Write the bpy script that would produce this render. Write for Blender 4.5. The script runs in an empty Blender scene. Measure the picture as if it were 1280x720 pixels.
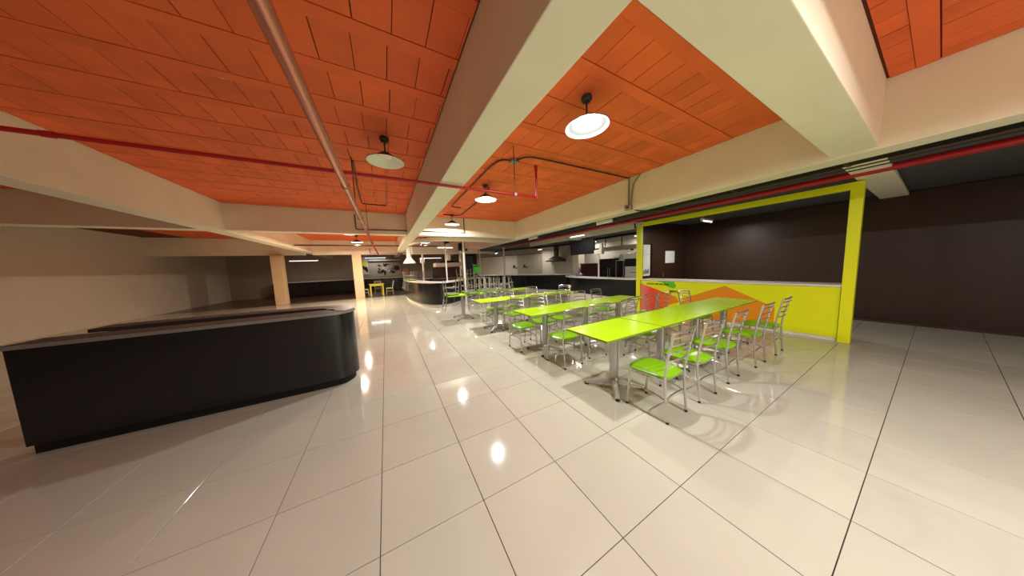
import bpy, bmesh, math, random
from mathutils import Vector, Matrix
random.seed(7)
SC = bpy.context.scene
COL = SC.collection
PI = math.pi

# ------------------------------------------------------------------ camera
cam_data = bpy.data.cameras.new('camera')
cam = bpy.data.objects.new('camera', cam_data); COL.objects.link(cam)
R_ = Vector((0.87760097, -0.4777929, -0.03912133))
U_ = Vector((0.07854781, 0.06281103, 0.99492965))
F_ = Vector((0.47291307, 0.87622413, -0.09265261))
CAM = Vector((0.14706523, -1.35357232, 1.54079739))
cam.matrix_world = Matrix(((R_.x, U_.x, -F_.x, CAM.x), (R_.y, U_.y, -F_.y, CAM.y), (R_.z, U_.z, -F_.z, CAM.z), (0, 0, 0, 1)))
cam_data.sensor_width = 36.0
cam_data.lens = 289.52 * 36 / 1280
cam_data.clip_start = 0.05
SC.camera = cam

# ------------------------------------------------------------------ world, exposure
w = bpy.data.worlds.new('world'); SC.world = w; w.use_nodes = True
w.node_tree.nodes['Background'].inputs[0].default_value = (1.0, 0.93, 0.82, 1)
w.node_tree.nodes['Background'].inputs[1].default_value = 0.3
SC.view_settings.view_transform = 'Standard'
SC.view_settings.look = 'None'
SC.view_settings.gamma = 1.0
SC.view_settings.use_curve_mapping = False
SC.view_settings.exposure = 0.0
LAMP_W = 45.0          # each pendant lamp
TUBE_W = 14.0           # each fluorescent tube

# ------------------------------------------------------------------ materials
def mat(name, col, rough=0.5, metal=0.0, var=0.0, scale=6.0, bump=0.0, bscale=60.0, coat=0.0, emit=None, estr=0.0, spec=0.5):
    m = bpy.data.materials.new(name); m.use_nodes = True
    nt = m.node_tree; b = nt.nodes['Principled BSDF']
    b.inputs['Base Color'].default_value = (*col, 1)
    b.inputs['Roughness'].default_value = rough
    b.inputs['Metallic'].default_value = metal
    b.inputs['Specular IOR Level'].default_value = spec
    if coat: b.inputs['Coat Weight'].default_value = coat; b.inputs['Coat Roughness'].default_value = 0.05
    if emit:
        b.inputs['Emission Color'].default_value = (*emit, 1); b.inputs['Emission Strength'].default_value = estr
    if var or bump:
        tc = nt.nodes.new('ShaderNodeTexCoord')
        geo = nt.nodes.new('ShaderNodeNewGeometry')
    if var:
        n = nt.nodes.new('ShaderNodeTexNoise'); n.inputs['Scale'].default_value = scale; n.inputs['Detail'].default_value = 5
        nt.links.new(geo.outputs['Position'], n.inputs['Vector'])
        oi = nt.nodes.new('ShaderNodeObjectInfo')
        ad = nt.nodes.new('ShaderNodeMath'); ad.operation = 'MULTIPLY_ADD'; ad.inputs[1].default_value = 0.35
        nt.links.new(oi.outputs['Random'], ad.inputs[0]); nt.links.new(n.outputs['Fac'], ad.inputs[2])
        mr = nt.nodes.new('ShaderNodeMapRange'); mr.inputs[1].default_value = 0.35; mr.inputs[2].default_value = 1.0
        nt.links.new(ad.outputs[0], mr.inputs[0])
        mx = nt.nodes.new('ShaderNodeMix'); mx.data_type = 'RGBA'
        mx.inputs[6].default_value = (*[c * (1 - var) for c in col], 1)
        mx.inputs[7].default_value = (*[min(1, c * (1 + var)) for c in col], 1)
        nt.links.new(mr.outputs[0], mx.inputs[0]); nt.links.new(mx.outputs[2], b.inputs['Base Color'])
    if bump:
        n2 = nt.nodes.new('ShaderNodeTexNoise'); n2.inputs['Scale'].default_value = bscale; n2.inputs['Detail'].default_value = 4
        nt.links.new(geo.outputs['Position'], n2.inputs['Vector'])
        bp = nt.nodes.new('ShaderNodeBump'); bp.inputs['Strength'].default_value = bump; bp.inputs['Distance'].default_value = 0.01
        nt.links.new(n2.outputs['Fac'], bp.inputs['Height']); nt.links.new(bp.outputs[0], b.inputs['Normal'])
    return m

M = {
 'tile': mat('cream_porcelain', (0.53, 0.515, 0.425), 0.065, var=0.06, scale=1.6, spec=0.5),
 'grout': mat('dark_grout', (0.045, 0.033, 0.02), 0.9),
 'brick': mat('orange_painted_brick', (0.86, 0.155, 0.035), 0.75, var=0.16, scale=2.5, bump=0.35, bscale=90),
 'rib': mat('orange_painted_rib', (0.86, 0.155, 0.035), 0.75, var=0.12, scale=2.0, bump=0.35, bscale=70),
 'joint': mat('dark_joint', (0.16, 0.035, 0.012), 0.95),
 'plaster': mat('cream_plaster', (0.88, 0.82, 0.64), 0.8, var=0.05, scale=2.2, bump=0.15, bscale=30),
 'wall': mat('cream_wall', (0.76, 0.70, 0.58), 0.8, var=0.05, scale=1.5),
 'wallgrey': mat('warm_grey_wall', (0.45, 0.40, 0.32), 0.75, var=0.06, scale=1.2),
 'column': mat('peach_column', (0.70, 0.50, 0.30), 0.75, var=0.06, scale=3),
 'soffit': mat('grey_soffit', (0.085, 0.085, 0.09), 0.8, var=0.1),
 'steel': mat('brushed_steel', (0.50, 0.50, 0.49), 0.30, metal=0.9),
 'chrome': mat('satin_chrome', (0.60, 0.60, 0.585), 0.22, metal=0.85),
 'footsteel': mat('pressed_steel', (0.72, 0.72, 0.70), 0.34, metal=0.7),
 'lime': mat('lime_laminate', (0.47, 0.78, 0.003), 0.22, var=0.02, scale=3),
 'edge': mat('dark_lime_edge', (0.22, 0.30, 0.01), 0.5),
 'vinyl': mat('green_vinyl', (0.22, 0.50, 0.006), 0.28, var=0.04, bump=0.06, bscale=220),
 'rubber': mat('black_rubber', (0.012, 0.012, 0.012), 0.6),
 'black': mat('gloss_black_panel', (0.012, 0.012, 0.013), 0.18),
 'matblack': mat('matt_black', (0.010, 0.010, 0.011), 0.6, spec=0.2),
 'dark': mat('dark_metal', (0.055, 0.055, 0.06), 0.45, metal=0.4),
 'conduit': mat('dark_conduit', (0.075, 0.05, 0.035), 0.45, metal=0.5),
 'grey': mat('galvanised_grey', (0.30, 0.29, 0.27), 0.45, metal=0.5),
 'white': mat('white_laminate', (0.78, 0.75, 0.69), 0.3),
 'whitep': mat('white_paint', (0.80, 0.77, 0.70), 0.5),
 'red': mat('red_pipe_paint', (0.46, 0.008, 0.014), 0.35),
 'pink': mat('copper_pipe', (0.62, 0.24, 0.16), 0.25, metal=0.55),  # pink puts the red drain pipe's near highlight into colour; conduit is plain
 'yellow': mat('yellow_paint', (0.88, 0.92, 0.006), 0.4),
 'chairyellow': mat('yellow_vinyl', (0.75, 0.68, 0.05), 0.4),
 'brown': mat('brown_partition', (0.040, 0.018, 0.010), 0.4, var=0.15),
 'darkfloor': mat('dark_brown_floor', (0.12, 0.07, 0.045), 0.25, var=0.2),
 'shade': mat('dark_lamp_shade', (0.035, 0.034, 0.03), 0.4, metal=0.3),
 'shadein': mat('grey_shade_inside', (0.60, 0.63, 0.68), 0.35),
 'shadeoff': mat('cream_shade_inside', (0.85, 0.86, 0.72), 0.35),
 'bulboff': mat('opal_bulb', (0.85, 0.78, 0.62), 0.35),
 'bulb': mat('lit_bulb', (1, 1, 1), 0.4, emit=(1.0, 0.97, 0.95), estr=38.0),
 'tube': mat('lit_tube', (1, 1, 1), 0.4, emit=(0.92, 0.95, 1.0), estr=1.8),
 'greenpl': mat('bright_green_plastic', (0.08, 0.75, 0.02), 0.4),
 'ink': mat('black_ink', (0.01, 0.01, 0.01), 0.6),
 'yellowprint': mat('yellow_print', (0.84, 0.92, 0.006), 0.35),
 'greenprint': mat('green_print', (0.12, 0.62, 0.015), 0.35),
 'paper': mat('white_paper', (0.80, 0.80, 0.82), 0.6),
 'orange': mat('orange_plastic', (0.75, 0.22, 0.03), 0.45),
 'maroon': mat('dark_maroon_panel', (0.06, 0.012, 0.016), 0.3),
}
# printed red to orange gradient of the banner (a print, follows the banner itself)
def banner_mat():
    m = bpy.data.materials.new('red_orange_print'); m.use_nodes = True; nt = m.node_tree; b = nt.nodes['Principled BSDF']
    b.inputs['Roughness'].default_value = 0.35
    geo = nt.nodes.new('ShaderNodeNewGeometry'); sp = nt.nodes.new('ShaderNodeSeparateXYZ'); nt.links.new(geo.outputs['Position'], sp.inputs[0])
    n = nt.nodes.new('ShaderNodeTexNoise'); n.inputs['Scale'].default_value = 4.0; nt.links.new(geo.outputs['Position'], n.inputs['Vector'])
    a = nt.nodes.new('ShaderNodeMath'); a.operation = 'MULTIPLY_ADD'; a.inputs[1].default_value = 0.25; nt.links.new(n.outputs['Fac'], a.inputs[0]); nt.links.new(sp.outputs['Y'], a.inputs[2])
    mr = nt.nodes.new('ShaderNodeMapRange'); mr.inputs[1].default_value = 3.15; mr.inputs[2].default_value = 2.1; nt.links.new(a.outputs[0], mr.inputs[0])
    cr = nt.nodes.new('ShaderNodeValToRGB'); e = cr.color_ramp.elements
    e[0].position = 0.0; e[0].color = (0.92, 0.24, 0.20, 1); e[1].position = 1.0; e[1].color = (0.85, 0.30, 0.01, 1)
    x = e.new(0.35); x.color = (0.92, 0.06, 0.03, 1); x = e.new(0.65); x.color = (0.92, 0.15, 0.012, 1)
    nt.links.new(mr.outputs[0], cr.inputs[0]); nt.links.new(cr.outputs[0], b.inputs['Base Color'])
    return m
M['redprint'] = banner_mat()
def chips(m):        # small pale spots where the orange paint has flaked
    nt = m.node_tree; b = nt.nodes['Principled BSDF']; src = b.inputs['Base Color'].links[0].from_socket
    geo = nt.nodes.new('ShaderNodeNewGeometry'); mp = nt.nodes.new('ShaderNodeMapping'); mp.inputs['Scale'].default_value = (1.6, 5.0, 1.0)
    n = nt.nodes.new('ShaderNodeTexNoise'); n.inputs['Scale'].default_value = 2.2; n.inputs['Detail'].default_value = 3
    nt.links.new(geo.outputs['Position'], mp.inputs[0]); nt.links.new(mp.outputs[0], n.inputs['Vector'])
    mr = nt.nodes.new('ShaderNodeMapRange'); mr.inputs[1].default_value = 0.735; mr.inputs[2].default_value = 0.76; nt.links.new(n.outputs['Fac'], mr.inputs[0])
    mx = nt.nodes.new('ShaderNodeMix'); mx.data_type = 'RGBA'; mx.inputs[7].default_value = (0.72, 0.50, 0.30, 1)
    nt.links.new(mr.outputs[0], mx.inputs[0]); nt.links.new(src, mx.inputs[6]); nt.links.new(mx.outputs[2], b.inputs['Base Color'])
chips(M['brick']); chips(M['rib'])

# ------------------------------------------------------------------ mesh helpers
class MB:
    def __init__(self): self.v = []; self.f = []
    def add(self, vs, fs):
        o = len(self.v); self.v += [tuple(p) for p in vs]; self.f += [tuple(i + o for i in q) for q in fs]; return self
    def box(self, x0, x1, y0, y1, z0, z1, bev=0.0):
        if bev <= 0:
            vs = [(x, y, z) for z in (z0, z1) for y in (y0, y1) for x in (x0, x1)]
            return self.add(vs, [(0, 2, 3, 1), (4, 5, 7, 6), (0, 1, 5, 4), (2, 6, 7, 3), (0, 4, 6, 2), (1, 3, 7, 5)])
        b = bmesh.new(); bmesh.ops.create_cube(b, size=1)
        for v in b.verts:
            v.co = Vector(((x0 + x1) / 2 + v.co.x * (x1 - x0), (y0 + y1) / 2 + v.co.y * (y1 - y0), (z0 + z1) / 2 + v.co.z * (z1 - z0)))
        bmesh.ops.bevel(b, geom=b.edges[:], offset=bev, segments=2, affect='EDGES', profile=0.5)
        b.verts.index_update()
        self.add([v.co for v in b.verts], [[v.index for v in f.verts] for f in b.faces]); b.free(); return self
    def tube(self, pts, r, n=8, cap=True):
        pts = [Vector(p) for p in pts]; rs = r if isinstance(r, (list, tuple)) else [r] * len(pts)
        t0 = (pts[1] - pts[0]).normalized(); a = t0.orthogonal().normalized(); rings = []
        for i, p in enumerate(pts):
            if i == 0: t = t0
            elif i == len(pts) - 1: t = (pts[i] - pts[i - 1]).normalized()
            else: t = ((pts[i + 1] - pts[i]).normalized() + (pts[i] - pts[i - 1]).normalized()).normalized()
            a = (a - t * a.dot(t)).normalized(); bb = t.cross(a)
            rings.append([p + (a * math.cos(2 * PI * k / n) + bb * math.sin(2 * PI * k / n)) * rs[i] for k in range(n)])
        vs = [q for rg in rings for q in rg]; fs = []
        for i in range(len(pts) - 1):
            for k in range(n):
                fs.append((i * n + k, i * n + (k + 1) % n, (i + 1) * n + (k + 1) % n, (i + 1) * n + k))
        if cap: fs.append(tuple(range(n - 1, -1, -1))); fs.append(tuple((len(pts) - 1) * n + k for k in range(n)))
        return self.add(vs, fs)
    def lathe(self, prof, n=32, c=(0, 0, 0)):
        vs = []; fs = []
        for (r, z) in prof:
            for k in range(n):
                vs.append((c[0] + r * math.cos(2 * PI * k / n), c[1] + r * math.sin(2 * PI * k / n), c[2] + z))
        for i in range(len(prof) - 1):
            for k in range(n):
                fs.append((i * n + k, i * n + (k + 1) % n, (i + 1) * n + (k + 1) % n, (i + 1) * n + k))
        return self.add(vs, fs)
    def prism(self, poly, z0, z1):           # poly in xy
        n = len(poly); vs = [(x, y, z0) for x, y in poly] + [(x, y, z1) for x, y in poly]
        fs = [tuple(range(n - 1, -1, -1)), tuple(range(n, 2 * n))] + [(i, (i + 1) % n, n + (i + 1) % n, n + i) for i in range(n)]
        return self.add(vs, fs)
    def strip(self, path, a, b, z0, z1):     # band that follows a path; a and b are offsets to the left of travel
        P = [Vector((x, y)) for x, y in path]; N = []
        for i in range(len(P)):
            d0 = (P[i] - P[i - 1]).normalized() if i else None; d1 = (P[i + 1] - P[i]).normalized() if i < len(P) - 1 else None
            d = (d0 + d1).normalized() if d0 and d1 else (d0 or d1); N.append(Vector((-d.y, d.x)))
        vs = []
        for p, n in zip(P, N):
            for (o, z) in ((a, z0), (b, z0), (b, z1), (a, z1)): q = p + n * o; vs.append((q.x, q.y, z))
        fs = [(0, 1, 2, 3), tuple((len(P) - 1) * 4 + k for k in (3, 2, 1, 0))]
        for i in range(len(P) - 1):
            for k in range(4): fs.append((i * 4 + k, (i + 1) * 4 + k, (i + 1) * 4 + (k + 1) % 4, i * 4 + (k + 1) % 4))
        return self.add(vs, fs)
    def mesh(self, name, m, smooth=False):
        me = bpy.data.meshes.new(name); me.from_pydata(self.v, [], self.f); me.materials.append(m)
        b = bmesh.new(); b.from_mesh(me); bmesh.ops.recalc_face_normals(b, faces=b.faces[:]); b.to_mesh(me); b.free()
        if smooth:
            for p in me.polygons: p.use_smooth = True
            me.set_sharp_from_angle(angle=math.radians(40))
        return me
    def build(self, name, m, parent=None, smooth=False, loc=None):
        o = bpy.data.objects.new(name, self.mesh(name, m, smooth)); COL.objects.link(o)
        if parent: o.parent = parent
        if loc: o.location = loc
        return o

def tag(o, label, cat, group=None):
    o['label'] = label; o['category'] = cat
    if group: o['group'] = group
    return o
def struct(o): o['kind'] = 'structure'; return o
def stuff(o): o['kind'] = 'stuff'; return o
def thing(name, label, cat, loc=(0, 0, 0), rz=0.0, group=None):
    o = bpy.data.objects.new(name, None); COL.objects.link(o); o.empty_display_size = 0.05
    o.location = loc; o.rotation_euler = (0, 0, rz); return tag(o, label, cat, group)
def copy_tree(o, parent=None):
    c = o.copy(); COL.objects.link(c); c.parent = parent
    for ch in list(o.children): copy_tree(ch, c)
    return c
def smooth_path(pts, n=6):                    # Catmull-Rom through xy or xyz points
    P = [Vector(p) for p in pts]; out = []
    for i in range(len(P) - 1):
        p0 = P[max(i - 1, 0)]; p1 = P[i]; p2 = P[i + 1]; p3 = P[min(i + 2, len(P) - 1)]
        for k in range(n):
            t = k / n
            out.append(0.5 * ((2 * p1) + (p2 - p0) * t + (2 * p0 - 5 * p1 + 4 * p2 - p3) * t * t + (3 * p1 - p0 - 3 * p2 + p3) * t ** 3))
    out.append(P[-1]); return out
def text_mesh(s, size):
    cu = bpy.data.curves.new('lettering', 'FONT'); cu.body = s; cu.size = size; cu.align_x = 'LEFT'; cu.extrude = 0.001; cu.offset = 0.002
    o = bpy.data.objects.new('lettering', cu); COL.objects.link(o)
    dg = bpy.context.evaluated_depsgraph_get(); me = bpy.data.meshes.new_from_object(o.evaluated_get(dg))
    bpy.data.objects.remove(o); me.materials.clear(); me.materials.append(M['ink']); return me
def in_view(p, margin=0.12):
    d = Vector(p) - CAM; z = d.dot(F_)
    if z < 0.05: return False
    return abs(d.dot(R_) / z) < 2.21 + margin and abs(d.dot(U_) / z) < 1.245 + margin

# ------------------------------------------------------------------ setting: floor of separate tiles
T = 0.6; G = 0.0022
FX0, FX1, FY0, FY1 = -15, 16, -10, 25          # tile indices
floor = struct(MB().box(FX0 * T, FX1 * T, FY0 * T, FY1 * T, -0.10, -0.006).build('floor', M['grout']))
cells = []
for i in range(FX0, FX1):
    for j in range(FY0, FY1):
        c = Vector(((i + .5) * T, (j + .5) * T, 0))
        vis = any(in_view((c.x + a * T / 2, c.y + b * T / 2, 0)) for a in (-1, 0, 1) for b in (-1, 0, 1))
        cells.append(((c - CAM).length + (0 if vis else 100), i, j))
cells.sort()
def tile_mb(x0, y0, m=None):
    m = m or MB(); e = 0.0012; x1 = x0 + T - G; y1 = y0 + T - G; x0 += G; y0 += G
    vs = [(x0, y0, -0.008), (x1, y0, -0.008), (x1, y1, -0.008), (x0, y1, -0.008)]
    vs += [(x0, y0, -e), (x1, y0, -e), (x1, y1, -e), (x0, y1, -e)]
    vs += [(x0 + e, y0 + e, 0), (x1 - e, y0 + e, 0), (x1 - e, y1 - e, 0), (x0 + e, y1 - e, 0)]
    fs = [(8, 9, 10, 11)] + [(a + k, a + (k + 1) % 4, a + 4 + (k + 1) % 4, a + 4 + k) for a in (0, 4) for k in range(4)]
    return m.add(vs, fs)
tile_me = tile_mb(0, 0).mesh('tile', M['tile'])
rest = MB()
for n, (d, i, j) in enumerate(cells):
    if n < 300:
        o = bpy.data.objects.new('tile', tile_me); COL.objects.link(o); o.parent = floor; o.location = (i * T, j * T, 0)
    else: tile_mb(i * T, j * T, rest)
stuff(rest.build('far_tiles', M['tile'], floor))
struct(MB().box(FX0 * T, 12.5, FY1 * T, 24.5, -0.10, -0.002).build('floor_2', M['darkfloor']))
struct(MB().box(FX1 * T, 12.5, FY0 * T, FY1 * T, -0.10, -0.002).build('floor_3', M['darkfloor']))

# ------------------------------------------------------------------ setting: ceiling of painted bricks between ribs
CZ = 3.40
ceiling = struct(MB().box(-9, 5.43, -6, 24.5, CZ + 0.02, CZ + 0.15).build('ceiling', M['joint']))
bricks = []; bays = [(-7.62, -3.66), (-3.31, 0.87), (1.22, 5.09)]
yb = [(-5.9, -0.97), (-0.60, 7.28), (7.65, 15.18), (15.5, 21)]
PITCH = 0.515; BW = 0.258
ribs_m = {}
def clipped(a, b, lo, hi): return max(a, lo), min(b, hi)
for bi, (bx0, bx1) in enumerate(bays):
    for (y0, y1) in yb:
        k0 = int((y0 + 0.6) / PITCH) - 2
        for k in range(k0, k0 + 20):
            r0 = -0.60 + 0.52 + k * PITCH - 0.125; r1 = r0 + 0.125      # rib, then a row of bricks up to the next rib
            a, b = clipped(r0 + 0.006, r1 - 0.002, y0, y1)
            if b - a > 0.02:
                near = (Vector(((bx0 + bx1) / 2, a, CZ)) - CAM).length < 9
                m = MB().box(bx0 + .003, bx1 - .003, a, b, CZ - 0.001 - random.random() * 0.002, CZ + 0.02)
                if near and in_view(((bx0 + bx1) / 2, a, CZ), 0.6): m.build('rib', M['rib'], ceiling)
                else:
                    q = ribs_m.setdefault('far', MB()); q.add(m.v, m.f)
            a, b = clipped(r1 + 0.002, r0 + PITCH - 0.003, y0, y1)
            if b - a < 0.03: continue
            off = (0.03 if k % 2 else 0.0) + (0.0 if bi == 1 else 0.045)
            x = bx0 - BW + off
            while x < bx1:
                c0, c1 = clipped(x + 0.002 + random.random() * .004, x + BW - 0.002 - random.random() * .004, bx0 + .003, bx1 - .003)
                if c1 - c0 > 0.008:
                    c = Vector(((c0 + c1) / 2, (a + b) / 2, CZ)); d = (c - CAM).length
                    if not in_view(c, 0.2): d += 100
                    bricks.append((d, c0, c1, a, b, CZ + random.random() * 0.004))
                x += BW
bricks.sort(); rest = MB(); cache = {}
for n, (d, c0, c1, a, b, z) in enumerate(bricks):
    if n < 300: 
        key = (round(c1 - c0, 3), round(b - a, 3))
        if key not in cache: cache[key] = MB().box(0, c1 - c0, 0, b - a, 0, 0.03).mesh('brick', M['brick'])
        o = bpy.data.objects.new('brick', cache[key]); COL.objects.link(o); o.parent = ceiling; o.location = (c0, a, z)
    else: rest.box(c0, c1, a, b, z, CZ + 0.025)
stuff(rest.build('far_bricks', M['brick'], ceiling))
if 'far' in ribs_m: stuff(ribs_m['far'].build('far_ribs', M['rib'], ceiling))

def sbox(name, m, *a, bev=0.0): return struct(MB().box(*a, bev=bev).build(name, M[m]))
# beams along the hall
sbox('ceiling_beam', 'plaster', 0.88, 1.21, -6, 21, 2.70, CZ + 0.02, bev=0.008)
sbox('ceiling_beam', 'plaster', 5.10, 5.43, -6, 21, 2.69, CZ + 0.02, bev=0.008)
sbox('ceiling_beam', 'plaster', -3.65, -3.32, -6, 21, 2.70, CZ + 0.02, bev=0.008)
# cross beams between them
for (y0, y1, z) in ((-0.95, -0.62, 2.72), (7.30, 7.63, 2.74), (15.2, 15.48, 2.60)):
    for (x0, x1) in ((-9, -3.65), (-3.32, 0.88), (1.21, 5.10), (5.43, 12.5)):
        sbox('cross_beam', 'plaster', x0, x1, y0, y1, z, (CZ + 0.02) if x0 < 5 else 2.78, bev=0.006)
sbox('column', 'column', -1.52, -1.06, 15.0, 15.42, 0, 2.60, bev=0.01)
sbox('column', 'column', -5.0, -4.55, 15.0, 15.42, 0, 2.60, bev=0.01)
# walls
sbox('wall_left', 'wall', -9.15, -9.0, -6, 24.5, -0.1, 3.5)
sbox('wall_near', 'wall', -9, 12.5, -6.15, -6.0, -0.1, 3.5)
sbox('wall_far', 'wallgrey', -9, 12.5, 21.0, 21.15, -0.1, 3.5)
sbox('wall_right', 'wall', 12.5, 12.65, -6, 24.5, -0.1, 3.5)
sbox('ceiling_2', 'soffit', 5.43, 12.5, -6, 21, 2.80, 2.95)

# ------------------------------------------------------------------ tables
def make_table(L=0.98, W=0.60):
    t = thing('cafe_table', '', 'table')
    MB().box(-L / 2, L / 2, -W / 2, W / 2, 0.727, 0.75, bev=0.003).build('tabletop', M['lime'], t)
    MB().box(-L / 2 - .001, L / 2 + .001, -W / 2 - .001, W / 2 + .001, 0.731, 0.745).build('edge_band', M['edge'], t)
    MB().lathe([(0.0, 0.05), (0.050, 0.05), (0.050, 0.715), (0.0, 0.715)], 20).build('pole', M['steel'], t, True)
    MB().box(-.14, .14, -.14, .14, 0.714, 0.727, bev=0.004).build('mounting_plate', M['dark'], t)
    MB().lathe([(0, .125), (.053, .125), (.062, .11), (.062, .055), (.053, .045), (0, .045)], 20).build('hub', M['steel'], t, True)
    for k in range(4):
        a = PI / 4 + k * PI / 2; c, s = math.cos(a), math.sin(a); m = MB()
        sec = [(0.03, .112, .05, .036), (0.12, .100, .045, .034), (0.26, .066, .028, .030), (0.335, .048, .020, .025)]
        vs = []
        for (r, zt, zb, hw) in sec:
            for (o, z) in ((-hw, zb), (hw, zb), (hw * .6, zt), (-hw * .6, zt)): vs.append((r * c - o * s, r * s + o * c, z))
        fs = [(3, 2, 1, 0), (12, 13, 14, 15)] + [(i * 4 + q, i * 4 + (q + 1) % 4, (i + 1) * 4 + (q + 1) % 4, (i + 1) * 4 + q) for i in range(3) for q in range(4)]
        m.add(vs, fs); leg = m.build('foot', M['footsteel'], t)
        MB().lathe([(0, .03), (.018, .03), (.026, .018), (.026, 0.002), (0, 0.002)], 12, (0.325 * c, 0.325 * s, 0)).build('glide', M['rubber'], leg, True)
    return t
table0 = make_table(); tused = [False]
def table(x, y, label, rz=0.0, group='lime green cafe tables'):
    o = table0 if not tused[0] else copy_tree(table0); tused[0] = True
    o.location = (x, y, 0); o.rotation_euler = (0, 0, rz); return tag(o, label, 'table', group)

table(2.54, 0.50, 'lime green cafe table nearest the camera, at the left end of the front row')
table(3.55, 0.50, 'lime green cafe table second from the left end of the front row')
table(4.56, 0.50, 'lime green cafe table third from the left end of the front row')
table(5.57, 0.50, 'lime green cafe table at the right end of the front row, by the yellow stall')
table(2.60, 1.99, 'lime green cafe table at the left end of the second row')
table(3.60, 1.99, 'lime green cafe table in the middle of the second row')
table(4.60, 1.99, 'lime green cafe table at the right end of the second row')
table(2.47, 3.85, 'lime green cafe table at the left end of the third row')
table(3.47, 3.85, 'lime green cafe table in the middle of the third row')
table(4.47, 3.85, 'lime green cafe table at the right end of the third row')
table(2.16, 5.62, 'lime green cafe table with upturned chairs at the left end of the back row')
table(3.16, 5.66, 'lime green cafe table with upturned chairs in the middle of the back row')
table(4.16, 5.70, 'lime green cafe table at the right end of the back row')

# ------------------------------------------------------------------ chairs
def seat_mesh(m):
    b = bmesh.new(); n = 10; g = []
    for j in range(n + 1):
        row = []
        for i in range(n + 1):
            u = i / n * 2 - 1; v = j / n * 2 - 1
            # superellipse outline, wider at the front
            k = max(abs(u), abs(v)); 
            if k > 0:
                l = (abs(u) ** 4 + abs(v) ** 4) ** 0.25; f = k / l
            else: f = 1
            x = u * f * (0.195 + 0.015 * v); y = v * f * 0.205
            d = max(abs(u), abs(v)); z = 0.474 - 0.022 * d ** 3 - (0.012 if d > .99 else 0)
            row.append(b.verts.new((x, y, z)))
        g.append(row)
    for j in range(n):
        for i in range(n): b.faces.new((g[j][i], g[j][i + 1], g[j + 1][i + 1], g[j + 1][i]))
    ring = [g[0][i] for i in range(n + 1)] + [g[j][n] for j in range(1, n + 1)] + [g[n][i] for i in range(n - 1, -1, -1)] + [g[j][0] for j in range(n - 1, 0, -1)]
    low = [b.verts.new((v.co.x * .97, v.co.y * .97, 0.418)) for v in ring]
    for i in range(len(ring)): b.faces.new((ring[i], ring[(i + 1) % len(ring)], low[(i + 1) % len(ring)], low[i]))
    b.faces.new(low[::-1]); bmesh.ops.recalc_face_normals(b, faces=b.faces[:])
    me = bpy.data.meshes.new('seat'); b.to_mesh(me); b.free(); me.materials.append(m)
    for p in me.polygons: p.use_smooth = True
    me.set_sharp_from_angle(angle=math.radians(50)); return me
def make_chair(seat_m, metal):
    t = thing('cafe_chair', '', 'chair')
    o = bpy.data.objects.new('seat', seat_mesh(seat_m)); COL.objects.link(o); o.parent = t
    r = 0.0115
    for s in (-1, 1):
        l = MB().tube([(s * .165, .165, .425), (s * .170, .180, .25), (s * .178, .195, .016)], r, 8).build('front_leg', metal, t, True)
        MB().lathe([(0, .022), (.014, .022), (.014, .001), (0, .001)], 8, (s * .178, .195, 0)).build('foot_cap', M['rubber'], l, True)
        pts = smooth_path([(s * .175, -.215, .016), (s * .178, -.195, .25), (s * .182, -.188, .44), (s * .190, -.215, .66), (s * .196, -.262, .895)], 3)
        l = MB().tube(pts, r, 8).build('back_post', metal, t, True)
        MB().lathe([(0, .022), (.014, .022), (.014, .001), (0, .001)], 8, (s * .175, -.215, 0)).build('foot_cap', M['rubber'], l, True)
        MB().tube(smooth_path([(s * .172, .182, .215), (s * .174, .09, .245), (s * .176, -.08, .245), (s * .177, -.198, .215)], 3), .0075, 6).build('side_stretcher', metal, t, True)
    MB().tube([(-.172, .182, .36), (.172, .182, .36)], .0075, 6).build('front_stretcher', metal, t, True)
    MB().tube(smooth_path([(-.177, -.198, .22), (-.09, -.20, .25), (.09, -.20, .25), (.177, -.198, .22)], 3), .0075, 6).build('rear_stretcher', metal, t, True)
    MB().box(-.178, .178, -.19, .172, .405, .4185).build('seat_frame', metal, t)
    for k in range(4):
        z = 0.60 + k * 0.078; y = -.205 - .06 * ((z - .60) / .29) ** 1.2; hw = .188 + .006 * k / 3
        pts = smooth_path([(-hw, y, z), (-hw * .5, y - .034, z + .016), (0, y - .044, z + .020), (hw * .5, y - .034, z + .016), (hw, y, z)], 3)
        MB().tube(pts, .0078, 6).build('slat', metal, t, True)
    MB().tube(smooth_path([(-.197, -.262, .888), (-.1, -.292, .898), (0, -.300, .90), (.1, -.292, .898), (.197, -.262, .888)], 3), .0105, 8).build('top_rail', metal, t, True)
    return t
chair0 = make_chair(M['vinyl'], M['chrome']); cused = [False]
GC = 'green seated steel chairs standing at the tables'
def chair(x, y, rz, label, group=GC, proto=None, flag=None):
    f = cused if flag is None else flag; p = chair0 if proto is None else proto
    o = p if not f[0] else copy_tree(p); f[0] = True
    o.location = (x, y, 0); o.rotation_euler = (0, 0, rz); return tag(o, label, 'chair', group)
def upturned(x, y, z, rz, label, group):
    o = copy_tree(chair0); o.location = (x, y, z + 0.4745); o.rotation_euler = (PI, 0, rz); return tag(o, label, 'chair', group)
CH = 'green seated chair '
N_, S_ = PI, 0.0       # far side chairs face the camera side, near side chairs face away
chair(2.54, 0.00, 0.02, CH + 'nearest the camera, leftmost of the front row')
chair(3.18, 0.00, -0.03, CH + 'second from the left on the near side of the front row')
chair(3.90, 0.02, 0.04, CH + 'third from the left on the near side of the front row')
chair(4.75, 0.00, 0.0, CH + 'fourth from the left on the near side of the front row')
chair(5.55, 0.00, 0.03, CH + 'at the right end of the near side of the front row')
chair(3.70, 0.86, N_ + 0.08, CH + 'leftmost on the far side of the front row of tables')
chair(4.56, 1.00, N_, CH + 'in the middle of the far side of the front row of tables')
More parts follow.
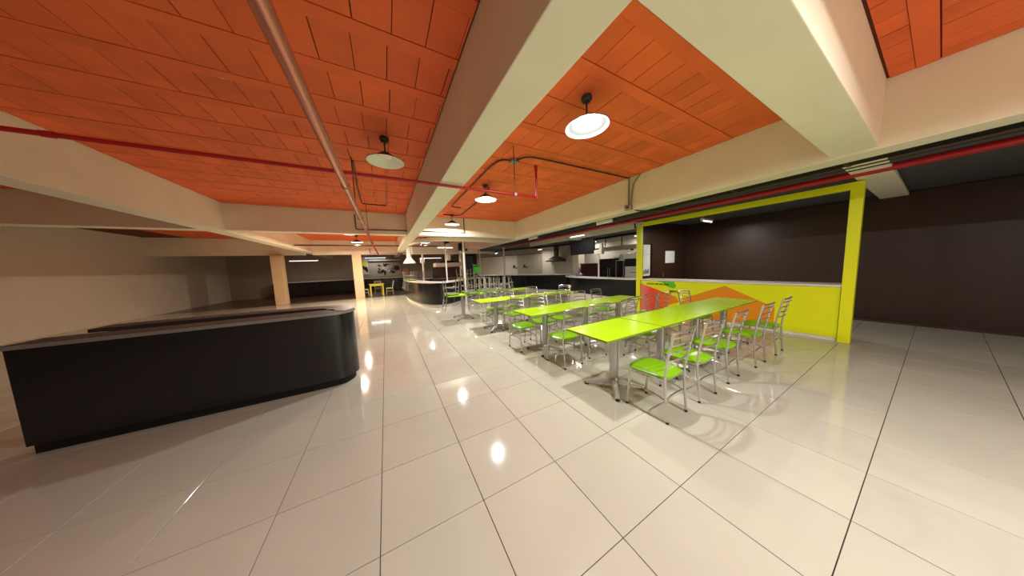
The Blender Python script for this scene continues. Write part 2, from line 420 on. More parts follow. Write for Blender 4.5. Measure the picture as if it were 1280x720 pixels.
chair(5.50, 0.88, N_ - 0.05, CH + 'rightmost on the far side of the front row of tables')
chair(2.52, 1.40, 0.03, CH + 'leftmost on the near side of the second row')
chair(3.14, 1.46, -0.12, CH + 'second from the left on the near side of the second row')
chair(4.05, 1.54, 0.10, CH + 'third from the left on the near side of the second row')
chair(5.02, 1.50, -0.05, CH + 'rightmost on the near side of the second row')
chair(2.34, 2.34, N_ + 0.05, CH + 'leftmost on the far side of the second row')
chair(2.86, 2.42, N_ - 0.06, CH + 'second from the left on the far side of the second row')
chair(3.34, 2.40, N_ + 0.02, CH + 'third from the left on the far side of the second row')
chair(4.10, 2.42, N_, CH + 'fourth from the left on the far side of the second row')
chair(4.72, 2.44, N_ + 0.1, CH + 'rightmost on the far side of the second row')
chair(2.72, 3.42, 0.05, CH + 'leftmost on the near side of the third row')
chair(3.30, 3.40, -0.04, CH + 'in the middle of the near side of the third row')
chair(3.98, 3.38, 0.06, CH + 'rightmost on the near side of the third row')
chair(2.62, 4.22, N_ + 0.04, CH + 'leftmost on the far side of the third row')
chair(3.15, 4.26, N_, CH + 'second from the left on the far side of the third row')
chair(3.98, 4.28, N_ - 0.05, CH + 'third from the left on the far side of the third row')
chair(4.72, 4.05, PI / 2 + 0.35, CH + 'turned sideways at the right end, third row')
UT = 'chairs upturned on the back row of tables'
UC = 'steel chair upturned on the back row, '
upturned(1.84, 5.62, 0.75, PI / 2, UC + 'hanging off the left end of its table', UT)
upturned(2.40, 5.42, 0.75, PI, UC + 'near side of the left table', UT)
upturned(2.44, 5.86, 0.75, 0.0, UC + 'far side of the left table', UT)
upturned(2.98, 5.45, 0.75, PI, UC + 'near side of the middle table, left of two', UT)
upturned(2.98, 5.90, 0.75, 0.0, UC + 'far side of the middle table, left of two', UT)
upturned(3.44, 5.45, 0.75, PI, UC + 'near side of the middle table, right of two', UT)
upturned(3.44, 5.90, 0.75, 0.0, UC + 'far side of the middle table, right of two', UT)
chair(4.10, 6.25, N_, CH + 'behind the right table of the back row')

# ------------------------------------------------------------------ pendant lamps
def make_lamp(lit):
    t = thing('pendant_lamp', '', 'lamp')            # origin at the ceiling
    h = 0.32                                          # rim below the ceiling
    MB().lathe([(0, 0), (.055, 0), (.060, -.03), (.045, -.055), (.018, -.065), (0, -.065)], 20).build('ceiling_mount', M['shade'], t, True)
    MB().lathe([(0, -.06), (.010, -.06), (.010, -.20), (0, -.20)], 10).build('rod', M['shade'], t, True)
    MB().lathe([(0, -.19), (.035, -.195), (.075, -.215), (.10, -.235), (.235, -h - .002), (.240, -h), (.238, -h + .006)], 40).build('shade', M['shade'], t, True)
    MB().lathe([(.237, -h + .001), (.236, -h - .003), (.098, -.239), (.073, -.220), (.0, -.205)], 40).build('reflector', M['shadein' if lit else 'shadeoff'], t, True)
    MB().lathe([(0, -.258), (.05, -.258), (.080, -.252), (.086, -.244), (.080, -.236), (0, -.234)], 28).build('bulb', M['bulb' if lit else 'bulboff'], t, True)
    return t
lit0 = make_lamp(True); off0 = make_lamp(False)
pd = bpy.data.lights.new('pendant_glow', 'AREA'); pd.shape = 'DISK'; pd.size = 0.13; pd.energy = LAMP_W; pd.color = (1.0, 0.985, 0.95)
GL = 'lit dish pendant lamps'; first = [True]
def lamp(x, y, label, z=3.385, k=1.0, warm=False):
    o = lit0 if first[0] else copy_tree(lit0); first[0] = False
    o.location = (x, y, z); tag(o, label, 'lamp', GL)
    d = pd if k == 1.0 else pd.copy()
    d.energy = LAMP_W * k
    if warm: d.color = (1.0, 0.80, 0.52)
    lo = bpy.data.objects.new('lamp_light', d); COL.objects.link(lo); lo.parent = o; lo.location = (0, 0, -.300)
lamp(2.26, 0.64, 'lit dish pendant lamp nearest the camera, in the right ceiling bay')
lamp(2.26, 3.64, 'lit dish pendant lamp second along the right ceiling bay, above the red pipe')
lamp(2.26, 6.66, 'lit dish pendant lamp third along the right bay, before the cross beam', 3.365)
lamp(2.26, 12.70, 'lit dish pendant lamp in the right bay beyond the cross beam', k=0.6, warm=True)
lamp(2.26, -4.90, 'lit dish pendant lamp in the right bay farthest behind the camera', k=2.0)  # added out of view: brightens the floor so it bounces onto the beam
lamp(2.26, -2.40, 'lit dish pendant lamp in the right bay behind the camera')  # unseen lamp continuing the row, put in for its light
lamp(-1.0, 9.77, 'lit dish pendant lamp in the left bay just beyond the cross beam', 3.37, 2.6, True)
lamp(-1.0, 12.66, 'lit dish pendant lamp farthest along the left bay', 3.37, 3.2, True)
off0.location = (0.27, 2.44, 3.385); tag(off0, 'unlit dark dish pendant lamp hanging left of the big beam', 'lamp')

# ------------------------------------------------------------------ pipes and conduits
def pipe(name, pts, r, m, label, cat='pipe', n=10, bend=None):
    return tag(MB().tube(pts, r, n).build(name, M[m], None, True), label, cat)
def fittings(o, spots, r, L, axis, m):
    for p in spots:
        a = Vector(p); d = Vector(axis) * L
        MB().tube([a - d, a + d], r, 10).build('coupling', M[m], o, True)
o = pipe('sprinkler_pipe', [(-6.0, 1.91, 2.665), (2.44, 1.91, 2.665)], 0.019, 'red', 'thin red sprinkler pipe crossing under the big beam')
fittings(o, [(-2.0, 1.91, 2.665), (2.03, 1.91, 2.665)], 0.024, 0.03, (1, 0, 0), 'red')
MB().tube([(2.44, 1.91, 2.645), (2.44, 1.91, 3.10)], 0.019, 10).build('riser', M['red'], o, True)
MB().tube([(2.44, 1.91, 3.08), (2.44, 1.91, 3.17)], 0.028, 10).build('sprinkler_head', M['red'], o, True)
o = tag(MB().tube([(2.03, 1.91, 2.69), (2.03, 1.91, 3.40)], 0.006, 6).build('hanger_rod', M['conduit'], None, True), 'thin dark rod hanging the red pipe from the ceiling', 'rod')
MB().tube([(2.03, 1.885, 2.665), (2.03, 1.935, 2.665)], 0.026, 10).build('pipe_clamp', M['grey'], o, True)
o = pipe('ceiling_conduit', smooth_path([(5.05, 2.05, 3.375), (3.9, 2.05, 3.375), (2.75, 2.06, 3.375), (2.42, 2.10, 3.375), (2.30, 2.27, 3.375)], 5), 0.014, 'conduit', 'dark conduit from the junction box to the right beam', 'conduit', 8)
o = tag(MB().box(2.20, 2.34, 2.26, 2.38, 3.34, 3.40, bev=.006).build('junction_box', M['grey']), 'small grey junction box on the ceiling where two conduits meet', 'junction box')
o = pipe('ceiling_conduit', smooth_path([(2.21, 2.33, 3.375), (2.06, 2.38, 3.375), (1.99, 2.60, 3.375), (1.98, 3.2, 3.375), (1.99, 4.6, 3.375), (2.0, 5.5, 3.375), (2.06, 5.68, 3.375), (2.30, 5.72, 3.375)], 5), 0.014, 'conduit', 'dark conduit running away along the big beam to the third lamp', 'conduit', 8)
o = pipe('ceiling_conduit', smooth_path([(2.40, 3.75, 3.375), (2.54, 4.6, 3.375), (2.58, 6.2, 3.375), (2.57, 6.62, 3.375), (2.44, 6.76, 3.375), (2.0, 6.76, 3.375)], 5), 0.016, 'conduit', 'dark conduit from the second lamp to the third lamp', 'conduit', 8)
o = pipe('beam_conduit', smooth_path([(5.0, 2.05, 3.375), (5.065, 2.07, 3.33), (5.08, 2.09, 3.22), (5.08, 2.09, 2.80)], 4), 0.016, 'grey', 'grey conduit running down the face of the right beam, left of two', 'conduit', 8)
o = pipe('beam_conduit', smooth_path([(5.02, 1.78, 3.385), (5.07, 1.88, 3.34), (5.08, 1.99, 3.20), (5.08, 2.03, 2.80)], 4), 0.016, 'grey', 'grey conduit running down the face of the right beam, right of two', 'conduit', 8)
o = tag(MB().box(5.035, 5.10, 2.01, 2.17, 2.70, 2.82, bev=.008).build('junction_box', M['grey']), 'grey square junction box low on the face of the right beam', 'junction box')
MB().box(5.030, 5.036, 2.05, 2.13, 2.73, 2.79, bev=.002).build('cover_plate', M['dark'], o)
o = pipe('cross_pipe', [(2.86, 7.27, 3.40), (2.86, 7.27, 2.87), (0.8, 7.27, 2.87), (-0.5, 7.27, 2.86), (-0.55, 7.27, 2.88), (-0.55, 7.27, 3.30)], 0.016, 'conduit', 'dark pipe dropping and running low along the far cross beam', 'pipe', 8)
o = pipe('ceiling_conduit', smooth_path([(-0.19, 3.4, 3.38), (-0.24, 4.6, 3.38), (-0.27, 5.9, 3.38), (-0.24, 6.18, 3.38), (0.0, 6.20, 3.38), (0.30, 6.19, 3.38)], 4), 0.014, 'conduit', 'dark conduit with a corner on the left ceiling bay', 'conduit', 8)
o = pipe('ceiling_conduit', [(0.29, 2.6, 3.385), (0.30, 4.4, 3.385), (0.32, 6.16, 3.385)], 0.013, 'pink', 'pale orange conduit behind the unlit lamp', 'conduit', 8)
o = pipe('drain_pipe', [(-0.20, -3.0, 2.60), (-0.20, 5.35, 2.60)], 0.040, 'pink', 'shiny copper coloured pipe running along the left bay', 'pipe', 14)  # near stretch of the red pipe; its highlight is painted in as pink
fittings(o, [(-0.20, 2.2, 2.60), (-0.20, 4.1, 2.60), (-0.20, 5.33, 2.60)], 0.050, 0.05, (0, 1, 0), 'pink')
o = pipe('drain_pipe', [(-0.20, 5.40, 2.60), (-0.22, 9.8, 2.60), (-0.15, 14.9, 2.56)], 0.032, 'red', 'red far half of the pipe along the left bay', 'pipe', 12)
fittings(o, [(-0.20, 5.48, 2.60), (-0.21, 8.6, 2.60), (-0.19, 11.5, 2.585)], 0.044, 0.06, (0, 1, 0), 'red')
for k, (x, y) in enumerate(((-0.20, 3.3), (-0.20, 6.4))):
    o = tag(MB().tube([(x, y, 2.64), (x, y, 3.40)], 0.007, 6).build('hanger_rod', M['conduit'], None, True), ['thin dark rod hanging the copper pipe from the ceiling', 'thin dark rod hanging the red far half of the left pipe'][k], 'rod')
o = pipe('cross_pipe', [(-4, 12.3, 2.85), (3.0, 12.3, 2.85)], 0.03, 'conduit', 'dark pipe crossing the yellowish far bay', 'pipe', 8)
o = pipe('cross_pipe', [(-0.6, 15.16, 2.95), (-0.6, 15.16, 2.66), (3.0, 15.16, 2.66), (3.0, 15.16, 2.95)], 0.022, 'red', 'thin red pipe looped along the farthest cross beam', 'pipe', 8)
pipe('beam_conduit', smooth_path([(5.08, 2.03, 2.74), (5.2, 1.95, 2.672), (5.45, 1.85, 2.672), (5.9, 1.7, 2.69)], 4), 0.014, 'conduit', 'dark conduit from the junction box out to the cable tray', 'conduit', 8)
# long services under the right beam
o = pipe('fire_main', [(6.5, -3.5, 2.735), (6.5, 10.5, 2.70)], 0.052, 'red', 'long red fire main running along the stalls under the soffit', 'pipe', 12)
fittings(o, [(6.5, 1.95, 2.735), (6.5, 4.3, 2.72), (6.5, 6.6, 2.71)], 0.062, 0.04, (0, 1, 0), 'red')
pipe('branch_pipe', [(6.32, 3.6, 2.70), (6.32, 10.5, 2.66)], 0.026, 'red', 'second thinner red pipe beside the fire main', 'pipe', 10)
t = thing('cable_tray', 'dark cable tray hung along the right beam', 'cable tray', (5.66, 0, 0))
MB().box(-.11, .11, -3.5, 10.5, 2.715, 2.722).build('tray_bed', M['matblack'], t)
for s in (-1, 1): MB().box(s * .115 - .004, s * .115 + .004, -3.5, 10.5, 2.715, 2.775).build('side_rail', M['dark'], t)
for k in range(4): MB().tube(smooth_path([(-.075 + .05 * k + .012 * math.sin(j * 1.7 + k), -3.4 + j * 1.0, 2.74 + .008 * math.sin(j * 2.3 + k)) for j in range(14)], 3), .020, 6).build('cable', M['matblack'], t, True)
for k in range(12): MB().box(-.125, .125, -3 + k * 1.15, -2.96 + k * 1.15, 2.705, 2.715).build('support_strut', M['dark'], t)
pipe('service_conduit', [(5.93, -3.5, 2.74), (5.93, 10.5, 2.72)], 0.030, 'conduit', 'dark conduit beside the cable tray, nearer of two', 'conduit', 8)
pipe('service_conduit', [(6.15, -3.5, 2.745), (6.15, 10.5, 2.72)], 0.034, 'dark', 'dark grey conduit between the cable tray and the red main', 'conduit', 8)
def tube_light(x, y, z, L, label, rz=PI / 2, on=True, pw=1.0):
    hang = 2.80 if x > 5.45 else 3.42
    t = thing('tube_light', label, 'light', (x, y, z), rz, 'white batten lights among the services')
    MB().box(-L / 2, L / 2, -.035, .035, 0.0, .05, bev=.006).build('housing', M['whitep'], t)
    MB().tube([(-L / 2 + .02, 0, -.018), (L / 2 - .02, 0, -.018)], .017, 10).build('tube', M['tube' if on else 'whitep'], t, True)
    for s in (-1, 1): MB().tube([(s * L * .35, 0, .05), (s * L * .35, 0, hang - z)], .006, 6).build('drop_rod', M['grey'], t, True)
    for s in (-1, 1): MB().box(s * (L / 2 - .012) - .012, s * (L / 2 - .012) + .012, -.022, .022, -.04, .0).build('end_cap', M['whitep'], t)
    if on and pw > 0:
        d = bpy.data.lights.new('tube_glow', 'AREA'); d.shape = 'RECTANGLE'; d.size = L * .9; d.size_y = .10; d.energy = TUBE_W * pw; d.color = (1.0, 0.93, 0.84)
        lo = bpy.data.objects.new('tube_lamp', d); COL.objects.link(lo); lo.parent = t; lo.location = (0, 0, -.05)
tube_light(5.50, 3.1, 2.64, 0.5, 'short white batten under the right beam, nearer of two', on=False)
tube_light(5.50, 6.6, 2.64, 0.6, 'short white batten under the right beam, farther of two', on=False)
tube_light(6.75, 5.4, 2.62, 0.8, 'lit white batten by the black screen')
tube_light(9.3, 4.6, 2.60, 0.35, 'lit batten inside the black fronted stall')
tube_light(9.3, 6.9, 2.60, 0.4, 'lit batten above the cooker hood stall')
tube_light(8.9, 10.9, 2.55, 0.5, 'lit batten above the middle counter')
tube_light(7.0, 13.4, 2.50, 0.5, 'lit batten at the far end of the middle counter')
tube_light(8.3, 1.9, 2.62, 0.6, 'lit batten inside the yellow framed food stall', 0.0, pw=2.5)
tube_light(2.55, 9.2, 2.50, 0.7, 'lit batten over the curved kiosk', 0.0, pw=0)
tube_light(-0.5, 20.3, 2.66, 1.5, 'lit batten over the far black counter', 0.0, pw=0.9)  # added fixture that lights the mural wall
tube_light(3.4, 17.8, 2.45, 1.5, 'lit batten behind the kiosk', 0.0, pw=.6)  # added to brighten the area past the kiosk
tube_light(-4.5, 18.6, 2.45, 1.5, 'lit batten at the far left', 0.0, pw=.5)  # extra batten put in to lift the far left end

# ------------------------------------------------------------------ counters
def counter(label, path, side=1, ztop=1.02, plinth=0.14, depth=0.55, seams=None, pm='whitep'):
    # path runs along the outer face; side picks which side of travel the inside lies on
    p = [(v.x, v.y) for v in smooth_path([(x, y, 0) for x, y in path], 6)]
    dk = pm == 'matblack' and ztop < 1.04; t = thing('bar_counter', label, 'counter', (0, 0, 0), 0, 'black fronted bar counters')
    s = side
    MB().strip(p, 0.05 * s, 0.12 * s, 0.0, plinth).build('plinth', M[pm], t, True)
    MB().strip(p, 0.0, 0.05 * s, plinth, ztop - 0.045).build('front_panel', M['black'], t, True)
    MB().strip(p, -0.01 * s if dk else -0.04 * s, depth * s, ztop - 0.04, ztop).build('worktop', M['dark' if dk else 'white'], t, True)
    MB().strip(p, -0.016 * s if dk else -0.046 * s, -0.008 * s if dk else -0.038 * s, ztop - 0.042, ztop - 0.004).build('worktop_edge', M['grey' if dk else 'white'], t, True)
    MB().strip(p, 0.05 * s, 0.09 * s, plinth, ztop - 0.045).build('backing', M['matblack'], t, True)
    return t
kiosk = counter('curved black fronted kiosk counter with a white top beyond the tables', [(1.05, 13.2), (1.07, 11.4), (1.22, 9.9), (1.45, 8.75), (1.85, 8.08), (2.35, 8.05), (2.95, 8.65), (3.95, 9.75), (5.0, 10.9)], 1, 1.04, 0.14, 0.5)
counter('long slanting black counter in front of the pale panelled wall', [(5.6, 14.5), (6.6, 12.45), (7.6, 10.4), (8.75, 8.05)], 1, 1.02, 0.16, 0.5)
counter('black counter with a curved end beside the yellow post', [(7.95, 7.35), (7.55, 6.95), (7.27, 6.3), (7.12, 5.5), (7.10, 4.4), (7.10, 3.26)], 1, 1.00, 0.34, 0.45)
counter('dark counter with a rounded corner at the left of the aisle', [(-2.8, 2.45), (-1.6, 2.45), (-0.62, 2.46), (-0.38, 2.56), (-0.33, 2.85), (-0.62, 3.25), (-1.6, 3.4), (-2.8, 3.4)], 1, 1.03, 0.10, 0.30, pm='matblack')
counter('straight black counter before the mural at the far end', [(-6.5, 19.6), (-3.5, 19.6), (-1.0, 19.6), (1.35, 19.6)], 1, 1.05, 0.05, 0.6, pm='matblack')

# upturned chairs on the kiosk top
UK = 'chairs upturned on the kiosk counter'
for k, (x, y, a) in enumerate(((1.23, 10.75, 0.1), (1.185, 11.3, -0.04), (1.175, 11.9, 0.04), (1.17, 12.55, 0.0))):
    upturned(x, y, 1.04, PI / 2 + a, 'steel chair upturned at the kiosk left end, ' + ['nearest', 'second', 'third', 'farthest'][k] + ' of four', UK)
for k, (x, y, a) in enumerate(((3.22, 9.10, -2.30), (3.67, 9.60, -2.30))):
    upturned(x, y, 1.04, a, 'steel chair upturned on the kiosk right side, ' + ['left', 'right'][k] + ' of two', UK)

# kiosk superstructure
def post(name, x, y, z0, z1, r, m, label):
    t = thing(name, label, 'post', (x, y, 0))
    MB().tube([(0, 0, z0), (0, 0, z1)], r, 12).build('shaft', M[m], t, True)
    MB().box(-r * 1.7, r * 1.7, -r * 1.7, r * 1.7, z0, z0 + .012).build('base_flange', M[m], t)
    MB().box(-r * 1.7, r * 1.7, -r * 1.7, r * 1.7, z1 - .012, z1).build('top_flange', M[m], t)
    return t
post('white_post', 3.12, 8.36, 0, 2.70, 0.045, 'whitep', 'tall white post in front of the kiosk counter')
post('white_post', 6.20, 10.70, 0, 2.62, 0.045, 'whitep', 'tall white post before the slanting middle counter')
post('white_post', 2.47, 8.85, 1.04, 2.50, 0.030, 'whitep', 'short white post standing on the kiosk top')
post('white_post', 1.95, 12.0, 0, 2.55, 0.05, 'whitep', 'white post at the back of the kiosk by the upturned chairs')
post('white_post', 4.82, 10.95, 1.04, 2.60, 0.025, 'whitep', 'thin white post on the right end of the kiosk')
t = thing('curved_fascia', 'cream curved bulkhead band above the round kiosk', 'bulkhead', (0, 0, 0))
fp = [(v.x, v.y) for v in smooth_path([(1.10, 9.6, 0), (1.25, 8.6, 0), (1.75, 7.85, 0), (2.45, 7.68, 0), (3.6, 7.75, 0), (4.9, 8.1, 0)], 8)]
MB().strip(fp, 0.0, 0.10, 2.60, 2.74).build('band', M['plaster'], t, True)
t = thing('bulkhead_box', 'cream boxed bulkhead over the back of the kiosk', 'bulkhead', (0, 0, 0))
MB().box(1.25, 2.80, 10.0, 10.25, 2.27, 2.60, bev=.01).build('front_face', M['wall'], t)
MB().box(2.80, 2.95, 9.95, 10.3, 1.95, 2.75, bev=.01).build('end_pier', M['wall'], t)
MB().box(3.7, 4.6, 10.6, 10.9, 2.33, 2.62, bev=.01).build('side_box', M['wall'], t)
def hood(name, label, loc, rz, w, d, zb, ztop, m, mrim, rh=.07):
    t = thing(name, label, 'range hood', loc, rz)
    v = [(-w / 2, -d / 2, zb + rh), (w / 2, -d / 2, zb + rh), (w / 2, d / 2, zb + rh), (-w / 2, d / 2, zb + rh), (-.13, -.05, zb + .34), (.13, -.05, zb + .34), (.13, .17, zb + .34), (-.13, .17, zb + .34)]
    MB().add(v, [(3, 2, 1, 0), (4, 5, 6, 7), (0, 1, 5, 4), (1, 2, 6, 5), (2, 3, 7, 6), (3, 0, 4, 7)]).build('canopy', M[m], t)
    MB().box(-w / 2 - .005, w / 2 + .005, -d / 2 - .005, d / 2 + .005, zb, zb + rh, bev=.005).build('rim', M[mrim], t)
    MB().box(-.12, .12, -.04, .16, zb + .34, ztop).build('flue', M[m], t)
    return t
hood('range_hood', 'large black range hood with a pale rim in the kiosk', (2.98, 10.75, 0), 0.0, 1.30, 0.7, 1.66, 3.40, 'matblack', 'wall', .19)
hood('range_hood', 'brown steel chimney hood on the pale panelled wall', (9.67, 10.28, 0), -1.12, 1.15, 0.55, 1.75, 2.72, 'conduit', 'dark')
hood('range_hood', 'white hood at the left back of the kiosk', (1.42, 13.7, 0), 0.0, 0.62, 0.5, 1.95, 3.40, 'whitep', 'whitep')
t = thing('dark_screen', 'dark maroon standing screen behind the kiosk worktop', 'panel', (0, 0, 0))
MB().box(2.30, 3.75, 11.25, 11.30, 0.0, 1.62).build('sheet', M['maroon'], t)
MB().box(2.28, 2.33, 11.24, 11.31, 0.0, 1.66).build('edge_strip', M['dark'], t)
MB().box(2.30, 3.75, 11.235, 11.25, 1.02, 1.07).build('ledge', M['grey'], t)
t = thing('kiosk_pier', 'pale grey pier at the right of the black hood', 'pier', (0, 0, 0))
MB().box(3.80, 4.02, 11.0, 11.5, 0.0, 2.55, bev=.008).build('shaft', M['wallgrey'], t)
MB().box(4.10, 4.55, 11.4, 11.45, 0.9, 2.2).build('side_sheet', M['dark'], t)
t = thing('loudspeaker', 'black box speaker hanging near the white post', 'speaker', (3.10, 8.95, 0))
MB().box(-.02, .24, -.12, .12, 2.40, 2.66, bev=.02).build('case', M['matblack'], t)
MB().box(-.03, .36, -.10, .10, 2.32, 2.42, bev=.02).build('horn', M['dark'], t)
MB().tube([(.11, 0, 2.66), (.11, 0, 3.40)], .02, 8).build('bracket', M['dark'], t)
t = thing('round_sign', 'round bright green and white disc on the far counter', 'sign', (5.62, 13.9, 0))
MB().tube([(0, 0.02, 1.46), (0, -0.03, 1.46)], 0.30, 28).build('disc', M['greenpl'], t, True)
MB().tube([(-.11, 0.03, 1.46), (-.11, -0.02, 1.46)], 0.305, 28).build('rim', M['whitep'], t, True)
MB().tube([(0, 0, 1.02), (0, 0, 1.18)], 0.02, 8).build('stem', M['dark'], t)
MB().box(-.15, .15, -.08, .08, 1.02, 1.04).build('foot', M['dark'], t)
t = thing('stand_fan', 'grey pedestal with a cross arm behind the kiosk', 'stand', (5.05, 12.6, 0))
MB().tube([(0, 0, 0.03), (0, 0, 1.62)], .03, 10).build('pole', M['grey'], t, True)
MB().box(-.3, .3, -.03, .03, 1.62, 1.68).build('cross_arm', M['dark'], t)
MB().lathe([(0, .03), (.2, .03), (.2, 0), (0, 0)], 16).build('foot', M['dark'], t, True)
t = thing('wall_box', 'small white box above the upturned chairs', 'box', (2.05, 13.0, 0))
MB().box(-.11, .11, -.06, .06, 1.95, 2.22, bev=.01).build('case', M['whitep'], t)
MB().box(-.06, .06, -.066, -.06, 2.0, 2.16).build('window', M['dark'], t)
MB().box(-.03, .03, -.02, .02, 2.22, 3.40).build('hanger', M['dark'], t)
t = thing('back_counter', 'dark maroon work bench inside the kiosk', 'bench', (0, 0, 0))
MB().box(1.9, 3.6, 12.6, 13.2, 0.0, 1.0).build('body', M['maroon'], t)
MB().box(1.88, 3.62, 12.58, 13.22, 1.0, 1.03).build('top', M['steel'], t)
t = thing('white_rack', 'white metal frame rack behind the back row of tables', 'rack', (4.15, 8.75, 0), 0.75)
for (x0, x1) in ((-.55, -.05), (.05, .55)):
    for x in (x0, x1): MB().box(x - .018, x + .018, -.018, .018, 0, 1.08).build('upright', M['whitep'], t)
    MB().box(x0, x1, -.018, .018, 1.045, 1.08).build('top_bar', M['whitep'], t)
    MB().box(x0, x1, -.018, .018, .40, .43).build('low_bar', M['whitep'], t)
t = thing('high_chair', 'small brown and white folded chair by the slanting counter', 'chair', (6.75, 11.05, 0), 0.4)
for s in (-1, 1): MB().tube([(s * .16, -.14, 0.0), (s * .12, .1, .98)], .016, 8).build('leg', M['whitep'], t, True)
for s in (-1, 1): MB().tube([(s * .16, .16, 0.0), (s * .13, -.05, .62)], .016, 8).build('leg', M['whitep'], t, True)
MB().box(-.15, .15, -.12, .16, .56, .60, bev=.01).build('seat', M['whitep'], t)
MB().box(-.12, .12, .07, .10, .72, .96, bev=.01).build('backrest', M['brown'], t)

# pale panelled wall behind the slanting counter (each panel a piece)
wl = struct(bpy.data.objects.new('wall_back', None)); COL.objects.link(wl); wl.location = (10.78, 8.9, 0); wl.rotation_euler = (0, 0, math.atan2(.9, -.434))
L = 9.0
MB().box(0, L, -.12, -.03, 0, 2.74).build('core', M['matblack'], wl)
xs = [0.0, 1.05, 2.0, 2.93, 4.95, 6.05, 7.2, L]
ms = ['wall', 'wall', 'wall', 'wallgrey', 'wall', 'wall', 'wall']  # the grey panel carries the shade of that stretch in its colour
for k in range(7): MB().box(xs[k] + .006, xs[k + 1] - .006, -.03, 0.02, 0, 2.72 if k < 3 else 2.35).build('panel', M[ms[k]], wl)
MB().box(2.93, L, -.03, 0.05, 2.37, 2.72).build('valance', M['wallgrey'], wl)
MB().box(2.90, L, .02, 0.06, 2.34, 2.37).build('rail', M['matblack'], wl)
def on_wall(x, z, d=0.0): 
    c = wl.matrix_basis @ Vector((x, 0.02 + d, z)); return c
SK = 'dark sockets on the pale panelled wall'
for k, (x, z) in enumerate(((4.35, 1.52), (4.15, 1.44), (5.25, 1.52), (5.05, 1.42))):
    t = thing('wall_socket', 'dark socket on the pale wall, ' + ['right pair, larger', 'right pair, smaller', 'left pair, larger', 'left pair, smaller'][k], 'socket', (0, 0, 0), 0, SK)
    t.location = on_wall(x, 0); t.rotation_euler = wl.rotation_euler
    s = .09 if k % 2 == 0 else .045
    MB().box(-s, s, 0, .03, z - s * 1.2, z + s * 1.2, bev=.006).build('plate', M['dark'], t)
    MB().box(-s * .5, s * .5, .03, .034, z - s * .6, z + s * .6).build('insert', M['rubber'], t)
t = thing('white_column', 'white square column behind the black screen', 'column', (9.35, 8.0, 0))
MB().box(-.22, .22, -.22, .22, 0, 2.78, bev=.01).build('shaft', M['wall'], t)
MB().box(-.25, .25, -.25, .25, 0, .12, bev=.01).build('foot', M['wall'], t)

# ------------------------------------------------------------------ right hand stalls
sbox('wall_stall', 'wall', 10.0, 10.12, 3.2, 8.3, 0, 2.78)
sbox('wall_partition', 'brown', 7.30, 10.0, 3.16, 3.24, 0, 2.78)
sbox('wall_stall_side', 'brown', 10.0, 10.12, -3.5, 3.2, 0, 2.78)
sbox('trim_1', 'wall', 7.02, 7.12, 3.20, 9.2, 2.56, 2.79)
t = thing('stall_gateway', 'bright yellow post and header framing the food stall', 'stall frame', (0, 0, 0))
MB().box(7.00, 7.13, 3.03, 3.16, 0, 2.60, bev=.006).build('post', M['yellow'], t)
MB().box(7.00, 7.13, -0.70, -0.57, 0, 2.60, bev=.006).build('post', M['yellow'], t)
MB().box(7.00, 7.13, -0.70, 2.98, 2.59, 2.70, bev=.006).build('header', M['yellow'], t)
MB().box(6.98, 7.15, 2.98, 3.18, 2.60, 2.72, bev=.006).build('cap_block', M['wall'], t)
MB().box(6.97, 7.10, 3.20, 3.33, 2.56, 2.68, bev=.006).build('bracket', M['whitep'], t)
MB().box(6.965, 6.975, 3.17, 3.21, 2.56, 2.70).build('bracket_gap', M['maroon'], t)
t = thing('stall_counter', 'food stall counter with a printed yellow and red front panel', 'counter', (0, 0, 0))
MB().box(7.06, 7.50, -0.56, 3.02, 0.0, .96).build('body', M['white'], t)
MB().box(7.02, 7.52, -0.57, 3.03, .96, 1.0, bev=.006).build('worktop', M['white'], t)
MB().box(7.045, 7.06, -0.56, 3.02, .06, .955).build('front_panel', M['yellowprint'], t)
def flat(poly, name, m, x):       # print on the front panel: poly in (y, z)
    n = len(poly); v = [(x, y, z) for y, z in poly] + [(x + .003, y, z) for y, z in poly]
    return MB().add(v, [tuple(range(n)), tuple(range(2 * n - 1, n - 1, -1))] + [(i, (i + 1) % n, n + (i + 1) % n, n + i) for i in range(n)]).build(name, m, t)
flat([(3.02, .86), (2.02, .54), (1.95, .40), (2.2, .30), (2.5, .06), (3.02, .06)], 'red_print', M['redprint'], 7.042)
flat([(2.55, .955), (2.40, .93), (2.25, .80), (2.08, .76), (2.03, .84), (2.10, .955)], 'green_print', M['greenprint'], 7.042)
flat([(1.9, .06), (1.9, .5), (1.0, .9), (0.2, .5), (0.2, .06)], 'red_print', M['redprint'], 7.042)
def write(s, y, z, size):
    o = bpy.data.objects.new('lettering', text_mesh(s, size)); COL.objects.link(o); o.parent = t
    o.matrix_local = Matrix(((0, 0, -1, 7.040), (-1, 0, 0, y), (0, 1, 0, z), (0, 0, 0, 1)))
    return o
write('CALDO DE GALLINA', 2.84, .845, .066)
write('MENU', 2.20, .655, .085)
t = thing('wall_notice', 'tall white printed notice on the dark partition', 'poster', (0, 0, 0))
MB().box(7.34, 7.70, 3.145, 3.158, 1.07, 2.06).build('sheet', M['paper'], t)
for k in range(6): MB().box(7.36 + .05 * k, 7.39 + .05 * k, 3.142, 3.145, 1.12 + .03 * (k % 2), 1.24 + .03 * (k % 3)).build('dark_print', M['ink'], t)
MB().box(7.37, 7.67, 3.142, 3.145, 1.75, 1.76).build('rule', M['wallgrey'], t)
t = thing('paper_sheet', 'white sheet of paper pinned on the dark partition', 'poster', (0, 0, 0))
MB().box(8.58, 9.15, 3.145, 3.158, 1.45, 1.86).build('sheet', M['paper'], t)
